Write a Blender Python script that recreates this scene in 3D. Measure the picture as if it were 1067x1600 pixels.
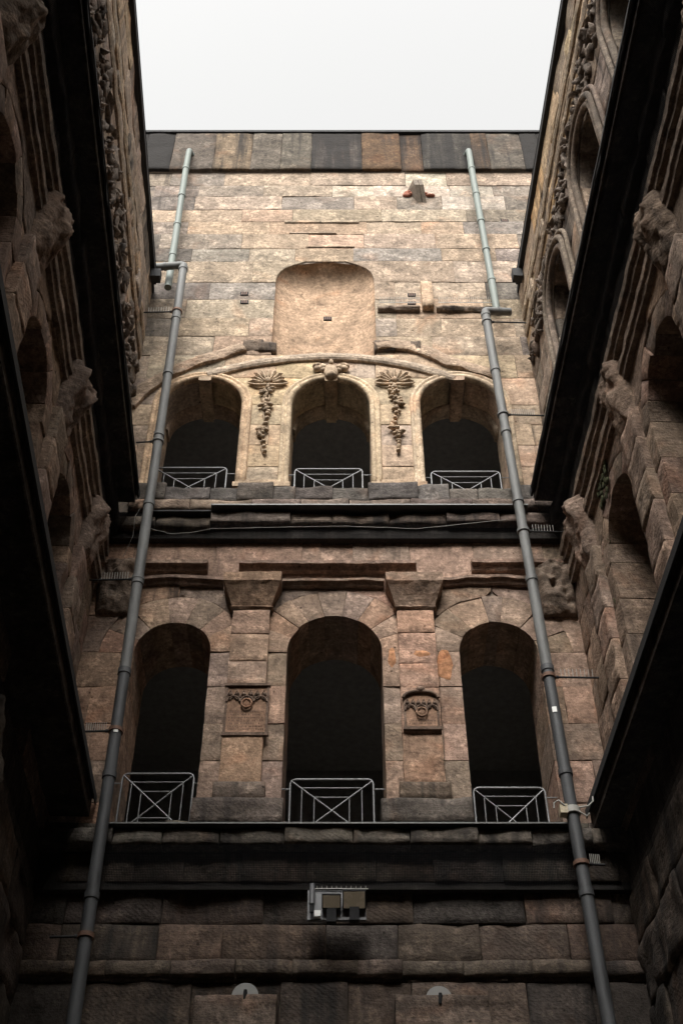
import bpy, math, random
from mathutils import Vector, Matrix, noise
for o in list(bpy.data.objects): bpy.data.objects.remove(o)
sc = bpy.context.scene
R = math.radians
# ------------------------------------------------------------------ camera
cam_d = bpy.data.cameras.new('camera'); cam = bpy.data.objects.new('camera', cam_d)
sc.collection.objects.link(cam); sc.camera = cam
cam.location = (0, 0, 1.6); cam.rotation_euler = (R(90 + 45.716), 0, 0)
cam_d.sensor_fit = 'VERTICAL'; cam_d.sensor_height = 36; cam_d.lens = 36 * 1897 / 1600
cam_d.clip_start = .05; cam_d.clip_end = 500
# ------------------------------------------------------------------ overcast sky
SUN_EL, SUN_AZ = R(47), R(190)          # sun veiled by cloud, behind the viewer
w = bpy.data.worlds.new('World'); sc.world = w; w.use_nodes = True
nt = w.node_tree; nt.nodes.clear()
sky = nt.nodes.new('ShaderNodeTexSky'); sky.sky_type = 'NISHITA'; sky.sun_disc = False
sky.sun_elevation = SUN_EL; sky.sun_rotation = SUN_AZ
sky.air_density = 1.0; sky.dust_density = 6.0; sky.ozone_density = 1.0
hs = nt.nodes.new('ShaderNodeHueSaturation'); hs.inputs['Saturation'].default_value = .05
bg = nt.nodes.new('ShaderNodeBackground'); bg.inputs[1].default_value = .15
wo = nt.nodes.new('ShaderNodeOutputWorld')
nt.links.new(sky.outputs[0], hs.inputs['Color']); tw = nt.nodes.new('ShaderNodeMix'); tw.data_type = 'RGBA'; tw.blend_type = 'MULTIPLY'; tw.inputs[0].default_value = 1; tw.inputs[7].default_value = (1.0, .99, .965, 1)
nt.links.new(hs.outputs[0], tw.inputs[6]); nt.links.new(tw.outputs[2], bg.inputs[0]); nt.links.new(bg.outputs[0], wo.inputs[0])
sun_d = bpy.data.lights.new('sun', 'SUN'); sun_d.energy = .5; sun_d.angle = R(35); sun_d.color = (1, .93, .83)
sun = bpy.data.objects.new('sun', sun_d); sc.collection.objects.link(sun)
sd = Vector((math.sin(SUN_AZ) * math.cos(SUN_EL), math.cos(SUN_AZ) * math.cos(SUN_EL), math.sin(SUN_EL)))
sun.rotation_euler = sd.to_track_quat('Z', 'Y').to_euler(); sun.location = (0, -20, 45)
sc.view_settings.view_transform = 'Standard'; sc.view_settings.look = 'None'
sc.view_settings.exposure = 1.53; sc.view_settings.gamma = 1
sc.render.engine = 'CYCLES'; sc.cycles.max_bounces = 6; sc.cycles.diffuse_bounces = 5; sc.cycles.glossy_bounces = 2
# ------------------------------------------------------------------ helpers
D = 14.5; K = -.0403
F_ = 1897.; TP = (2745 - 800) / F_; PA = math.atan(TP); CP, SP = math.cos(PA), math.sin(PA)
def px(x, y, Y=D):
    """photo pixel -> (world x, z) on the plane at distance Y"""
    u = (x - 533.5) / F_; v = (800 - y) / F_; t = Y / (CP - v * SP)
    return u * t, 1.6 + (v * CP + SP) * t
class Frame:
    def __init__(s, O, S, N, U=(0, 0, 1)): s.O, s.S, s.N, s.U = Vector(O), Vector(S), Vector(N), Vector(U); s.flip = s.S.cross(Vector((0, 0, 1))).dot(s.N) < 0
    def p(s, a, n, z): return s.O + s.S * a + s.N * n + s.U * z
XL, XR = -3.95, 3.70
FE = Frame((0, D, 0), (1, 0, 0), (0, -1, 0))
FL = Frame((XL - K * D, 0, 0), (K, 1, 0), (1, -K, 0))
FR = Frame((XR - K * D, 0, 0), (K, 1, 0), (-1, K, 0))
rnd = random.Random(7)
def link(o, parent=None):
    sc.collection.objects.link(o)
    if parent: o.parent = parent
    return o
def empty(name, loc=(0, 0, 0)):
    o = bpy.data.objects.new(name, None); o.empty_display_size = .2; link(o); o.location = loc
    return o
def mesh_obj(name, vs, fs, mat, parent=None, color=None, smooth=True, flip=False, uv=None):
    me = bpy.data.meshes.new(name)
    if flip: fs = [tuple(reversed(f)) for f in fs]
    off = Vector((0, 0, 0))
    if parent is not None:
        q = parent
        while q is not None: off = off + Vector(q.location); q = q.parent
    me.from_pydata([tuple(Vector(v) - off) for v in vs], [], fs)
    me.materials.append(mat)
    if smooth: me.polygons.foreach_set('use_smooth', [True] * len(me.polygons))
    me.update()
    o = bpy.data.objects.new(name, me); link(o, parent)
    if color: o.color = color
    return o
def tag(o, label, cat, group=None, kind=None):
    if label: o['label'] = label
    if cat: o['category'] = cat
    if group: o['group'] = group
    if kind: o['kind'] = kind
    return o
class MB:
    """collects boxes, tubes and lumps into one mesh"""
    def __init__(s): s.v = []; s.f = []
    def add(s, vs, fs):
        b = len(s.v); s.v += [Vector(v) for v in vs]; s.f += [tuple(i + b for i in f) for f in fs]; return s
    def box(s, fr, a0, a1, n0, n1, z0, z1, bev=0):
        vs = [fr.p(a, n, z) for z in (z0, z1) for n in (n0, n1) for a in (a0, a1)]
        fs = [(0, 2, 3, 1), (4, 5, 7, 6), (0, 1, 5, 4), (1, 3, 7, 5), (3, 2, 6, 7), (2, 0, 4, 6)]
        if not fr.flip: fs = [tuple(reversed(f)) for f in fs]
        return s.add(vs, fs)
    def tube(s, pts, r, k=10, cap=True, r2=None):
        pts = [Vector(p) for p in pts]; n = len(pts); vs = []; fs = []; prev = None
        for i, p in enumerate(pts):
            t = (pts[min(i + 1, n - 1)] - pts[max(i - 1, 0)]).normalized()
            if prev is None:
                a = t.orthogonal().normalized()
            else:
                a = (prev - t * prev.dot(t)).normalized()
            prev = a; b = t.cross(a)
            rr = r if r2 is None else r + (r2 - r) * i / (n - 1)
            for j in range(k):
                q = 2 * math.pi * j / k; vs.append(p + (a * math.cos(q) + b * math.sin(q)) * rr)
        for i in range(n - 1):
            for j in range(k):
                j2 = (j + 1) % k; fs.append((i * k + j, i * k + j2, (i + 1) * k + j2, (i + 1) * k + j))
        if cap:
            b0 = len(vs); vs += vs[:k] + vs[(n - 1) * k:n * k]
            fs.append(tuple(reversed(range(b0, b0 + k)))); fs.append(tuple(range(b0 + k, b0 + 2 * k)))
        return s.add(vs, fs)
    def lump(s, c, ax, seed=0, amp=.15, k=8, m=5):
        """rough ellipsoid; ax = three world axis vectors"""
        c = Vector(c); vs = []; fs = []
        for i in range(m + 1):
            th = math.pi * i / m
            for j in range(k):
                ph = 2 * math.pi * j / k
                d = Vector((math.sin(th) * math.cos(ph), math.sin(th) * math.sin(ph), math.cos(th)))
                f = 1 + amp * noise.noise(d * 1.8 + Vector((seed * 3.1, seed, 0)))
                vs.append(c + (ax[0] * d.x + ax[1] * d.y + ax[2] * d.z) * f)
        for i in range(m):
            for j in range(k):
                j2 = (j + 1) % k; fs.append((i * k + j, (i + 1) * k + j, (i + 1) * k + j2, i * k + j2))
        return s.add(vs, fs)
    def sweep(s, fr, path, prof, rough=0, closed=False):
        """path: list of (a,z, da,dz normal) ; prof: list of (across, n)"""
        vs = []; fs = []; m = len(prof)
        for i, (a, z, da, dz) in enumerate(path):
            for (t, n) in prof:
                q = fr.p(a + da * t, n, z + dz * t)
                if rough and n > .001:
                    q += fr.N * (noise.noise(q * 3.1) * rough + noise.noise(q * 9) * rough * .5) + Vector((0, 0, noise.noise(q * 4.3 + Vector((9, 0, 0))) * rough))
                vs.append(q)
        for i in range(len(path) - 1):
            for j in range(m - 1):
                f = (i * m + j, (i + 1) * m + j, (i + 1) * m + j + 1, i * m + j + 1)
                fs.append(f if fr.flip else tuple(reversed(f)))
        for b in (0, (len(path) - 1) * m):
            fs.append(tuple(range(b, b + m)))
        return s.add(vs, fs)
    def build(s, name, mat, parent=None, color=None, smooth=True):
        return mesh_obj(name, s.v, s.f, mat, parent, color, smooth)
# ------------------------------------------------------------------ materials
def newmat(name):
    m = bpy.data.materials.new(name); m.use_nodes = True; t = m.node_tree; t.nodes.clear()
    o = t.nodes.new('ShaderNodeOutputMaterial'); b = t.nodes.new('ShaderNodeBsdfPrincipled')
    t.links.new(b.outputs[0], o.inputs[0]); return m, t, b, o
class NB:
    def __init__(s, t): s.t = t
    def n(s, ty, **kw):
        q = s.t.nodes.new(ty)
        for k, v in kw.items(): setattr(q, k, v)
        return q
    def L(s, a, b): s.t.links.new(a, b)
    def noise(s, vec, scale, detail=5, rough=.6, dist=0):
        q = s.n('ShaderNodeTexNoise'); q.inputs['Scale'].default_value = scale; q.inputs['Detail'].default_value = detail
        q.inputs['Roughness'].default_value = rough; q.inputs['Distortion'].default_value = dist; s.L(vec, q.inputs['Vector']); return q.outputs[0]
    def scale(s, vec, v):
        q = s.n('ShaderNodeVectorMath', operation='MULTIPLY'); s.L(vec, q.inputs[0]); q.inputs[1].default_value = v; return q.outputs[0]
    def rng(s, x, a, b, c, d, smooth=False):
        q = s.n('ShaderNodeMapRange'); q.interpolation_type = 'SMOOTHSTEP' if smooth else 'LINEAR'
        s.L(x, q.inputs[0])
        for i, v in enumerate((a, b, c, d)):
            if hasattr(v, 'links') or not isinstance(v, (int, float)): s.L(v, q.inputs[i + 1])
            else: q.inputs[i + 1].default_value = v
        return q.outputs[0]
    def math(s, op, a, b=0):
        q = s.n('ShaderNodeMath', operation=op)
        for i, v in enumerate((a, b)):
            if isinstance(v, (int, float)): q.inputs[i].default_value = v
            else: s.L(v, q.inputs[i])
        return q.outputs[0]
    def mix(s, f, a, b, mode='MIX'):
        q = s.n('ShaderNodeMix'); q.data_type = 'RGBA'; q.blend_type = mode
        for i, v in ((0, f), (6, a), (7, b)):
            if isinstance(v, (int, float)): q.inputs[i].default_value = v
            elif isinstance(v, tuple): q.inputs[i].default_value = v
            else: s.L(v, q.inputs[i])
        return q.outputs[2]
def stone_mat(name, pit=1.0, pale=.5, sx=4.2, tool=.0):
    """weathered sandstone; the stone's own colour and its soot are the object's colour and alpha"""
    m, t, b, o = newmat(name); N = NB(t)
    g = N.n('ShaderNodeNewGeometry').outputs['Position']; oi = N.n('ShaderNodeObjectInfo')
    ofs = N.n('ShaderNodeVectorMath', operation='ADD'); N.L(g, ofs.inputs[0])
    rv = N.scale(oi.outputs['Random'], (37., 19., 53.)); 
    N.L(rv, ofs.inputs[1]); pv = ofs.outputs[0]
    big = N.noise(g, .55, 3, .6); mid = N.noise(pv, 2.8, 4, .7); fine = N.noise(pv, 15, 4, .72)
    grain = N.noise(pv, 75, 1, .6)
    bed = N.noise(N.scale(pv, (1.2, 1.2, 11)), 1.6, 4, .65, .35)
    streak = N.noise(N.scale(g, (sx, sx, .32)), 1.0, 4, .62)
    col = oi.outputs['Color']
    k = N.math('MULTIPLY', N.rng(mid, .3, .7, .52, 1.45), N.rng(fine, .3, .7, .62, 1.36))
    k = N.math('MULTIPLY', k, N.rng(bed, .3, .7, .9, 1.08))
    k = N.math('MULTIPLY', k, N.rng(grain, .25, .75, .8, 1.2))
    cc = N.n('ShaderNodeCombineColor'); [N.L(k, cc.inputs[i]) for i in range(3)]
    col = N.mix(1.0, col, cc.outputs[0], 'MULTIPLY')
    # iron-red tints
    col = N.mix(N.math('MULTIPLY', N.rng(N.noise(pv, 1.1, 2, .6, .8), .54, .74, 0, 1, True), .35), col, (1.18, .80, .60, 1), 'MULTIPLY')
    # lime wash and scaled, paler skin
    lm = N.rng(N.math('ADD', N.noise(pv, 3.3, 4, .74), N.math('MULTIPLY', fine, .25)), .66, .76, 0, pale, True)
    col = N.mix(lm, col, N.mix(1.0, col, (1.75, 1.75, 1.72, 1), 'MULTIPLY'))
    vp = N.n('ShaderNodeTexVoronoi'); vp.inputs['Scale'].default_value = 3.4; N.L(pv, vp.inputs['Vector'])
    ck = N.math('MULTIPLY', N.rng(N.math('ABSOLUTE', N.math('SUBTRACT', bed, .47)), 0, .014, 1, 0), N.rng(mid, .47, .56, 0, .75))
    ck = N.math('MAXIMUM', ck, N.rng(N.math('ADD', vp.outputs['Distance'], N.math('MULTIPLY', fine, .08)), .085, .12, .85, 0))
    col = N.mix(ck, col, N.mix(1.0, col, (.22, .19, .17, 1), 'MULTIPLY'))
    # soot crust and rain streaks
    sm = N.math('ADD', N.math('MULTIPLY', streak, .62), N.math('ADD', N.math('MULTIPLY', mid, .14), N.math('MULTIPLY', big, .34)))
    thr = N.rng(oi.outputs['Alpha'], 0, 1, .80, .30)
    soot = N.rng(N.math('SUBTRACT', sm, thr), -.035, .16, 0, .9, True)
    col = N.mix(soot, col, (.021, .019, .018, 1))
    N.L(col, b.inputs['Base Color']); b.inputs['Roughness'].default_value = .92
    b.inputs['Specular IOR Level'].default_value = .18
    h = N.math('ADD', N.math('MULTIPLY', mid, .9), N.math('MULTIPLY', bed, .28))
    h = N.math('ADD', h, N.math('MULTIPLY', fine, .42))
    if tool:
        sg = N.rng(oi.outputs['Random'], .35, .36, -1, 1); sp = N.n('ShaderNodeSeparateXYZ'); N.L(g, sp.inputs[0])
        ph = N.math('ADD', N.math('MULTIPLY', N.math('ADD', sp.outputs[0], sp.outputs[1]), sg), N.math('MULTIPLY', sp.outputs[2], 1.3))
        wv = N.math('SINE', N.math('ADD', N.math('MULTIPLY', ph, 72), N.math('MULTIPLY', mid, 14)))
        h = N.math('ADD', h, N.math('MULTIPLY', wv, N.rng(N.math('FRACT', N.math('MULTIPLY', oi.outputs['Random'], 7.3)), .4, .9, 0, tool)))
    bp = N.n('ShaderNodeBump'); bp.inputs['Strength'].default_value = .7; bp.inputs['Distance'].default_value = .04 * pit
    N.L(h, bp.inputs['Height']); N.L(bp.outputs[0], b.inputs['Normal'])
    return m
def plain_mat(name, col, rough=.6, metal=0, var=.3, scale=8, bump=.004, streaky=False):
    m, t, b, o = newmat(name); N = NB(t); g = N.n('ShaderNodeNewGeometry').outputs['Position']
    v = N.scale(g, (1, 1, .25)) if streaky else g
    n1 = N.noise(v, scale, 6, .65); k = N.rng(n1, .25, .75, 1 - var, 1 + var)
    cc = N.n('ShaderNodeCombineColor'); [N.L(k, cc.inputs[i]) for i in range(3)]
    N.L(N.mix(1.0, (*col, 1), cc.outputs[0], 'MULTIPLY'), b.inputs['Base Color'])
    b.inputs['Metallic'].default_value = metal
    N.L(N.rng(n1, .3, .7, rough - .1, min(1, rough + .12)), b.inputs['Roughness'])
    if bump:
        bp = N.n('ShaderNodeBump'); bp.inputs['Distance'].default_value = bump; N.L(N.noise(g, scale * 5, 4), bp.inputs['Height']); N.L(bp.outputs[0], b.inputs['Normal'])
    return m
STONE = stone_mat('weathered_sandstone', 1.0, .6, 4.2, .028)
FRIEZE = stone_mat('streaked_sandstone', 1.0, .6, 6., .04)
SMOOTH = stone_mat('dressed_sandstone', .35, .25)
ROUGH = stone_mat('eroded_sandstone', 1.4, .6, 4.2, .028)
MORTAR = plain_mat('lime_mortar', (.17, .135, .105), .95, 0, .4, 14, .01)
DARKROOM = plain_mat('dark_plaster', (.15, .15, .15), .95)  # one even dark grey for the closed rooms
ZINC = plain_mat('weathered_zinc', (.115, .116, .113), .68, .15, .6, 6, .002, True)
IRON = plain_mat('dark_cast_iron', (.048, .05, .053), .65, .1, .6, 6, .003, True)
GREENZINC = plain_mat('painted_pipe_green_grey', (.135, .155, .14), .65, .1, .4, 7, .002, True)
RUST = plain_mat('rusty_clamp', (.13, .07, .045), .7, .3, .4, 30)
STEEL = plain_mat('galvanised_steel', (.16, .163, .166), .5, .4, .2, 20, .001)
DARKMETAL = plain_mat('dark_lead_flashing', (.022, .022, .023), .88, 0, .4, 9, .004)
LIPMETAL = plain_mat('worn_flashing_edge', (.07, .07, .068), .5, .5, .4, 9, .002)
PLATE = plain_mat('grey_lamp_metal', (.13, .132, .138), .5, .3, .15, 5, .001)
BLACKP = plain_mat('black_plastic', (.008, .008, .009), .9, 0, .2, 5, 0)
WHITEP = plain_mat('white_plastic', (.62, .62, .60), .5, 0, .1, 5, 0)
GLASS = plain_mat('frosted_lamp_glass', (.50, .42, .31), .25, 0, .15, 5, 0)
WOODM = plain_mat('grey_weathered_timber', (.22, .18, .14), .85, 0, .4, 9, .01)
BRICKM = plain_mat('broken_red_brick', (.32, .12, .075), .9, 0, .4, 20, .01)
PAVE = plain_mat('courtyard_paving', (.40, .36, .31), .9, 0, .3, 3, .02)
WIRE = plain_mat('pale_wire', (.35, .34, .31), .6, 0, .2, 9, 0)
STICK = plain_mat('white_sticker', (.75, .75, .72), .6, 0, .05, 9, 0)
def net_mat():
    m, t, b, o = newmat('black_bird_net'); N = NB(t); uv = N.n('ShaderNodeUVMap').outputs[0]
    sp = N.n('ShaderNodeSeparateXYZ'); N.L(uv, sp.inputs[0])
    def lines(c): 
        f = N.math('FRACT', N.math('MULTIPLY', c, 1 / .021)); return N.math('LESS_THAN', f, .22)
    mk = N.math('MAXIMUM', lines(sp.outputs[0]), lines(sp.outputs[1]))
    tr = N.n('ShaderNodeBsdfTransparent'); mx = N.n('ShaderNodeMixShader')
    b.inputs['Base Color'].default_value = (.014, .014, .015, 1); b.inputs['Roughness'].default_value = 1; b.inputs['Specular IOR Level'].default_value = 0
    N.L(mk, mx.inputs[0]); N.L(tr.outputs[0], mx.inputs[1]); N.L(b.outputs[0], mx.inputs[2]); N.L(mx.outputs[0], o.inputs[0]); return m
NET = net_mat()
# ------------------------------------------------------------------ stones
def patch(name, fr, fmap, wid, hgt, n0, depth, parent, color, mat=None, amp=.012, wear=.02, seed=0, res=.13, gap=.003, tilt=0):
    """one stone: a worn, chipped front face over (u,v), rounded arrises and flanks going back into the wall"""
    sv = Vector((seed * 1.37, seed * .71, seed * 2.1))
    ew = min(.016, .25 * wid); eh = min(.016, .25 * hgt)
    def ts(L, e):
        k = max(1, min(14, round(L / res))); q = [0, e / L] + [e / L + (1 - 2 * e / L) * i / k for i in range(1, k)] + [1 - e / L, 1]; return q
    us, vs_ = ts(wid, ew), ts(hgt, eh); nu, nv = len(us), len(vs_); V = []; Fc = []
    tx, tz = (rnd.uniform(-tilt, tilt), rnd.uniform(-tilt, tilt))
    for j, v in enumerate(vs_):
        for i, u in enumerate(us):
            gu = min(max(u, gap / wid), 1 - gap / wid); gv = min(max(v, gap / hgt), 1 - gap / hgt)
            a, z = fmap(gu, gv); q = fr.p(a, 0, z) + sv
            d = noise.fractal(q * 2.3, 1, 2.1, 4) * amp + noise.noise(q * Vector((1, 1, 3)) * 4) * amp * .35
            e = min(u * wid, (1 - u) * wid, v * hgt, (1 - v) * hgt)
            cn = noise.noise(q * 5.5) * .5 + .5
            if e < .001: d -= wear * (.25 + 1.3 * cn * cn)
            chip = noise.noise(q * 1.7 + Vector((5, 3, 1)))
            if chip > .28: d -= (chip - .28) * amp * 5
            d += tx * (u - .5) * wid + tz * (v - .5) * hgt
            ja = noise.noise(q * 3.7 + Vector((1, 7, 2))) * .010; jz = noise.noise(q * 3.7 + Vector((8, 2, 4))) * .010
            if e > .001: ja = jz = 0
            V.append(fr.p(a + ja, n0 + d, z + jz))
    for j in range(nv - 1):
        for i in range(nu - 1):
            b = j * nu + i; Fc.append((b, b + 1, b + nu + 1, b + nu))
    ring = [i for i in range(nu)] + [j * nu + nu - 1 for j in range(1, nv)] + [(nv - 1) * nu + i for i in range(nu - 2, -1, -1)] + [j * nu for j in range(nv - 2, 0, -1)]
    cuts = 1 if depth < .3 else 3
    prev = list(range(len(V), len(V) + len(ring))); V += [V[i].copy() for i in ring]; m = len(ring)
    for c in range(1, cuts + 1):
        cur = []
        for r_ in ring:
            q = V[r_]; cur.append(len(V)); V.append(q - fr.N * (depth * c / cuts) + (fr.S * noise.noise(q * 3 + Vector((c, 0, 0))) + Vector((0, 0, 1)) * noise.noise(q * 3 + Vector((0, c, 5)))) * (.006 if cuts > 1 else 0))
        for i in range(m): Fc.append((prev[i], cur[i], cur[(i + 1) % m], prev[(i + 1) % m]))
        prev = cur
    return mesh_obj(name, V, Fc, mat or STONE, parent, color, True, fr.flip)
def arch_w(A, z):
    if z < A['zb']: return 0
    if z <= A['zs'] + 1e-6: return A['r']
    rr = A['r'] + A.get('vw', 0); rise = A.get('rise', A['r']) + A.get('vw', 0)
    e = A.get('pow', 2); q = 1 - ((z - A['zs']) / rise) ** e
    return rr * q ** (1 / e) if q > 0 else 0
def splits(a, b, n):
    k = max(1, round((b - a) / n)); return [a + (b - a) * i / k for i in range(k + 1)]
SEED = [0]
def storey(core_name, root, fr, s0, s1, z0, z1, arches, ch, ln, colf, reveal=1.1, mat=None, amp=.012, wear=.02, vis=None, core_ext=None, vcol=None, zlist=None):
    arches = sorted(arches, key=lambda q: q['c'])
    zs = sorted({z0, z1} | {A['zs'] for A in arches} | {A['zs'] + A['rise'] + .01 for A in arches if A.get('noreveal')})
    zb = []
    for a, b in zip(zs[:-1], zs[1:]): zb += splits(a, b, ch)[:-1]
    zb.append(z1)
    if zlist: zb = zlist
    zb = [zb[0]] + [z + rnd.uniform(-.05, .05) if all(abs(z - A['zs']) > .01 and abs(z - A['zs'] - A.get('rise', 9) - .01) > .01 for A in arches) else z for z in zb[1:-1]] + [zb[-1]]
    # mortar core with the openings left free
    c0, c1 = core_ext or (s0, s1); V = []; Fc = []; NC = -.02 - (1.6 if amp < .02 else 3.2) * amp
    rows = []
    for a, b in zip(zb[:-1], zb[1:]): rows += [(a + (b - a) * i / 6, a + (b - a) * (i + 1) / 6) for i in range(6)]
    for a, b in rows:
        cur0, cur1 = c0, c0
        def emit(l0, l1, r0, r1):
            if r0 - l0 < 1e-4 and r1 - l1 < 1e-4: return
            k = len(V); V.extend([fr.p(l0, NC, a), fr.p(r0, NC, a), fr.p(r1, NC, b), fr.p(l1, NC, b)]); Fc.append((k, k + 1, k + 2, k + 3))
        for A in arches:
            wa, wb = (arch_w(A, a + 1e-5), arch_w(A, b - 1e-5))
            v = A.get('vw', 0)
            wa, wb = (max(0, wa - (v * .85 if a >= A['zs'] - 1e-4 else 0)) , max(0, wb - (v * .85 if b > A['zs'] + 1e-4 else 0)))
            if max(wa, wb) <= 0: continue
            emit(cur0, cur1, A['c'] - wa - .015, A['c'] - wb - .015); cur0, cur1 = A['c'] + wa + .015, A['c'] + wb + .015
        emit(cur0, cur1, c1, c1)
    for A in arches:                                        # reveals
        if A.get('noreveal'): continue
        path = [(A['c'] - A['r'] - .02, A['zb']), (A['c'] - A['r'] - .02, A['zs'])]
        ri = A.get('rise', A['r'])
        path += [(A['c'] - (A['r'] + .02) * math.cos(t), A['zs'] + (ri + .02) * math.sin(t)) for t in [math.pi * i / 24 for i in range(1, 24)]]
        path += [(A['c'] + A['r'] + .02, A['zs']), (A['c'] + A['r'] + .02, A['zb'])]
        k = len(V)
        for (a, z) in path: V.extend([fr.p(a, NC, z), fr.p(a, -reveal, z)])
        for i in range(len(path) - 1): Fc.append((k + 2 * i, k + 2 * i + 1, k + 2 * i + 3, k + 2 * i + 2))
    core = mesh_obj(core_name, V, Fc, MORTAR, root, None, False, fr.flip)
    # courses
    off = 0
    for ci, (a, b) in enumerate(zip(zb[:-1], zb[1:])):
        act = [A for A in arches if max(arch_w(A, a + (b - a) * i / 8 + (1e-4 if i == 0 else -1e-4)) for i in range(9)) > .01]
        x = s0 - rnd.uniform(.2, .8); sp = []
        while x < s1:
            x += rnd.uniform(*ln); sp.append(x)
        edges = [None] + act + [None]
        for A0, A1 in zip(edges[:-1], edges[1:]):
            lf = (lambda z, A=A0: A['c'] + arch_w(A, z)) if A0 else (lambda z: s0)
            rf = (lambda z, A=A1: A['c'] - arch_w(A, z)) if A1 else (lambda z: s1)
            zm = [a + (b - a) * (i + .5) / 8 for i in range(8)]
            L = min(lf(z) for z in zm); Rr = max(rf(z) for z in zm); L2 = max(lf(z) for z in zm); R2 = min(rf(z) for z in zm)
            cut = [L] + [q for q in sp if L2 + .28 < q < R2 - .28] + [Rr]
            for q0, q1 in zip(cut[:-1], cut[1:]):
                if vis and not vis((q0 + q1) / 2, (a + b) / 2): continue
                zz = [z for z in [a + (b - a) * i / 16 for i in range(17)] if min(q1, rf(min(max(z, a + 1e-4), b - 1e-4))) - max(q0, lf(min(max(z, a + 1e-4), b - 1e-4))) > .03]
                if len(zz) < 4: continue
                za, zt = zz[0], zz[-1]
                fl = lambda z: max(q0, lf(min(max(z, a + 1e-4), b - 1e-4))); frr = lambda z: min(q1, rf(min(max(z, a + 1e-4), b - 1e-4)))
                mp = lambda u, v: ((1 - u) * fl(za + (zt - za) * v) + u * frr(za + (zt - za) * v), za + (zt - za) * v)
                wmid = max(.05, max(frr(z) - fl(z) for z in zz)); SEED[0] += 1
                touching = (A0 and q0 == L and not A0.get('noreveal')) or (A1 and q1 == Rr and not A1.get('noreveal'))
                col = colf((q0 + q1) / 2, (a + b) / 2)
                bad = rnd.random() < .12
                patch('stone_block', fr, mp, wmid, zt - za, rnd.uniform(-.010, .012), (reveal if touching else .14), core, col, mat,
                      amp * (2.2 if bad else rnd.uniform(.6, 1.3)), wear * rnd.uniform(.6, 1.5), SEED[0])
    for A in arches:                                        # voussoirs
        vw = A.get('vw', 0)
        if not vw: continue
        k = A.get('nv', 9); tt = [math.pi * (i + (rnd.uniform(-.22, .22) if 0 < i < k else 0)) / k for i in range(k + 1)]
        for i in range(k):
            t0, t1 = tt[i], tt[i + 1]; SEED[0] += 1
            mp = lambda u, v: (A['c'] - (A['r'] + vw * v) * math.cos(t0 + (t1 - t0) * u), A['zs'] + (A['r'] + vw * v) * math.sin(t0 + (t1 - t0) * u))
            patch('voussoir', fr, mp, (A['r'] + vw / 2) * math.pi / k, vw, rnd.uniform(0, .014), reveal, core, (vcol or colf)(A['c'], A['zs'] + A['r']), mat, amp, wear, SEED[0])
    return core
def jit(c, k=.12, s=None):
    f = 1 + rnd.uniform(-k, k); return (c[0] * f * (1 + rnd.uniform(-.04, .04)), c[1] * f, c[2] * f * (1 + rnd.uniform(-.05, .05)), rnd.uniform(.0, .35) if s is None else s)
def pick(*cs): return rnd.choice(cs)
# ------------------------------------------------------------------ ground
mb = MB(); mb.box(FE, -60, 60, -60, 80, -.3, 0); tag(mb.build('courtyard_floor', PAVE, None, None, False), None, None, None, 'structure')
# ------------------------------------------------------------------ END WALL
end = empty('end_wall', (0, D, 0)); tag(end, 'tall sandstone end wall with two rows of three arches and a bright bare attic', 'wall')
CREAM, BUFF, PEACH, GREY, SOOT = (.262, .207, .155), (.24, .187, .138), (.275, .2, .142), (.19, .16, .132), (.05, .045, .041)
NZS, NRISE, NHW, NC_ = 23.45, .80, 1.04, -.35
niche = dict(c=NC_, r=NHW, rise=NRISE, zs=NZS, zb=20.9, noreveal=True, pow=2.5)
def attic_col(s, z):
    ed = max(0, abs(s + .05) - 3.35)
    if ed > .15 and rnd.random() < .85: return jit(pick((.13, .11, .093), (.165, .138, .115), (.19, .157, .125)), .12, rnd.uniform(.4, .55))
    c = pick(CREAM, CREAM, BUFF, PEACH, PEACH) if rnd.random() > .08 + .06 * abs(s) else GREY
    if z > 26.6: c = pick(CREAM, GREY, (.33, .28, .225), BUFF)
    return jit(c, .07, rnd.choice([0, .05, .1, .2]))
attic = storey('attic_masonry', end, FE, -5.6, 5.6, 20.9, 28.1, [niche], .59, (.9, 2.3), attic_col, .2, STONE, .0055, .005, None, (-6.5, 6.5))
V = []; Fc = []; nz, na = 30, 28
for i in range(nz + 1):
    z = 20.85 + (NZS + NRISE - 20.85 - 1e-3) * (i / nz if i < 18 else (18 + (i - 18)) / nz); ww = arch_w(dict(niche, zb=0), z) + .012
    for j in range(na + 1):
        t = -math.pi / 2 + math.pi * j / na; dz = noise.noise(Vector((t * 1.5, z * 1.2, 0))) * .010
        V.append(FE.p(NC_ + ww * math.sin(t), -.02 - (.38 * ww / NHW) * math.cos(t) + dz, z))
for i in range(nz):
    for j in range(na): b = i * (na + 1) + j; Fc.append((b, b + 1, b + na + 2, b + na + 1))
mesh_obj('niche_plaster', V, Fc, SMOOTH, end, (.31, .215, .145, .06))
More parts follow.
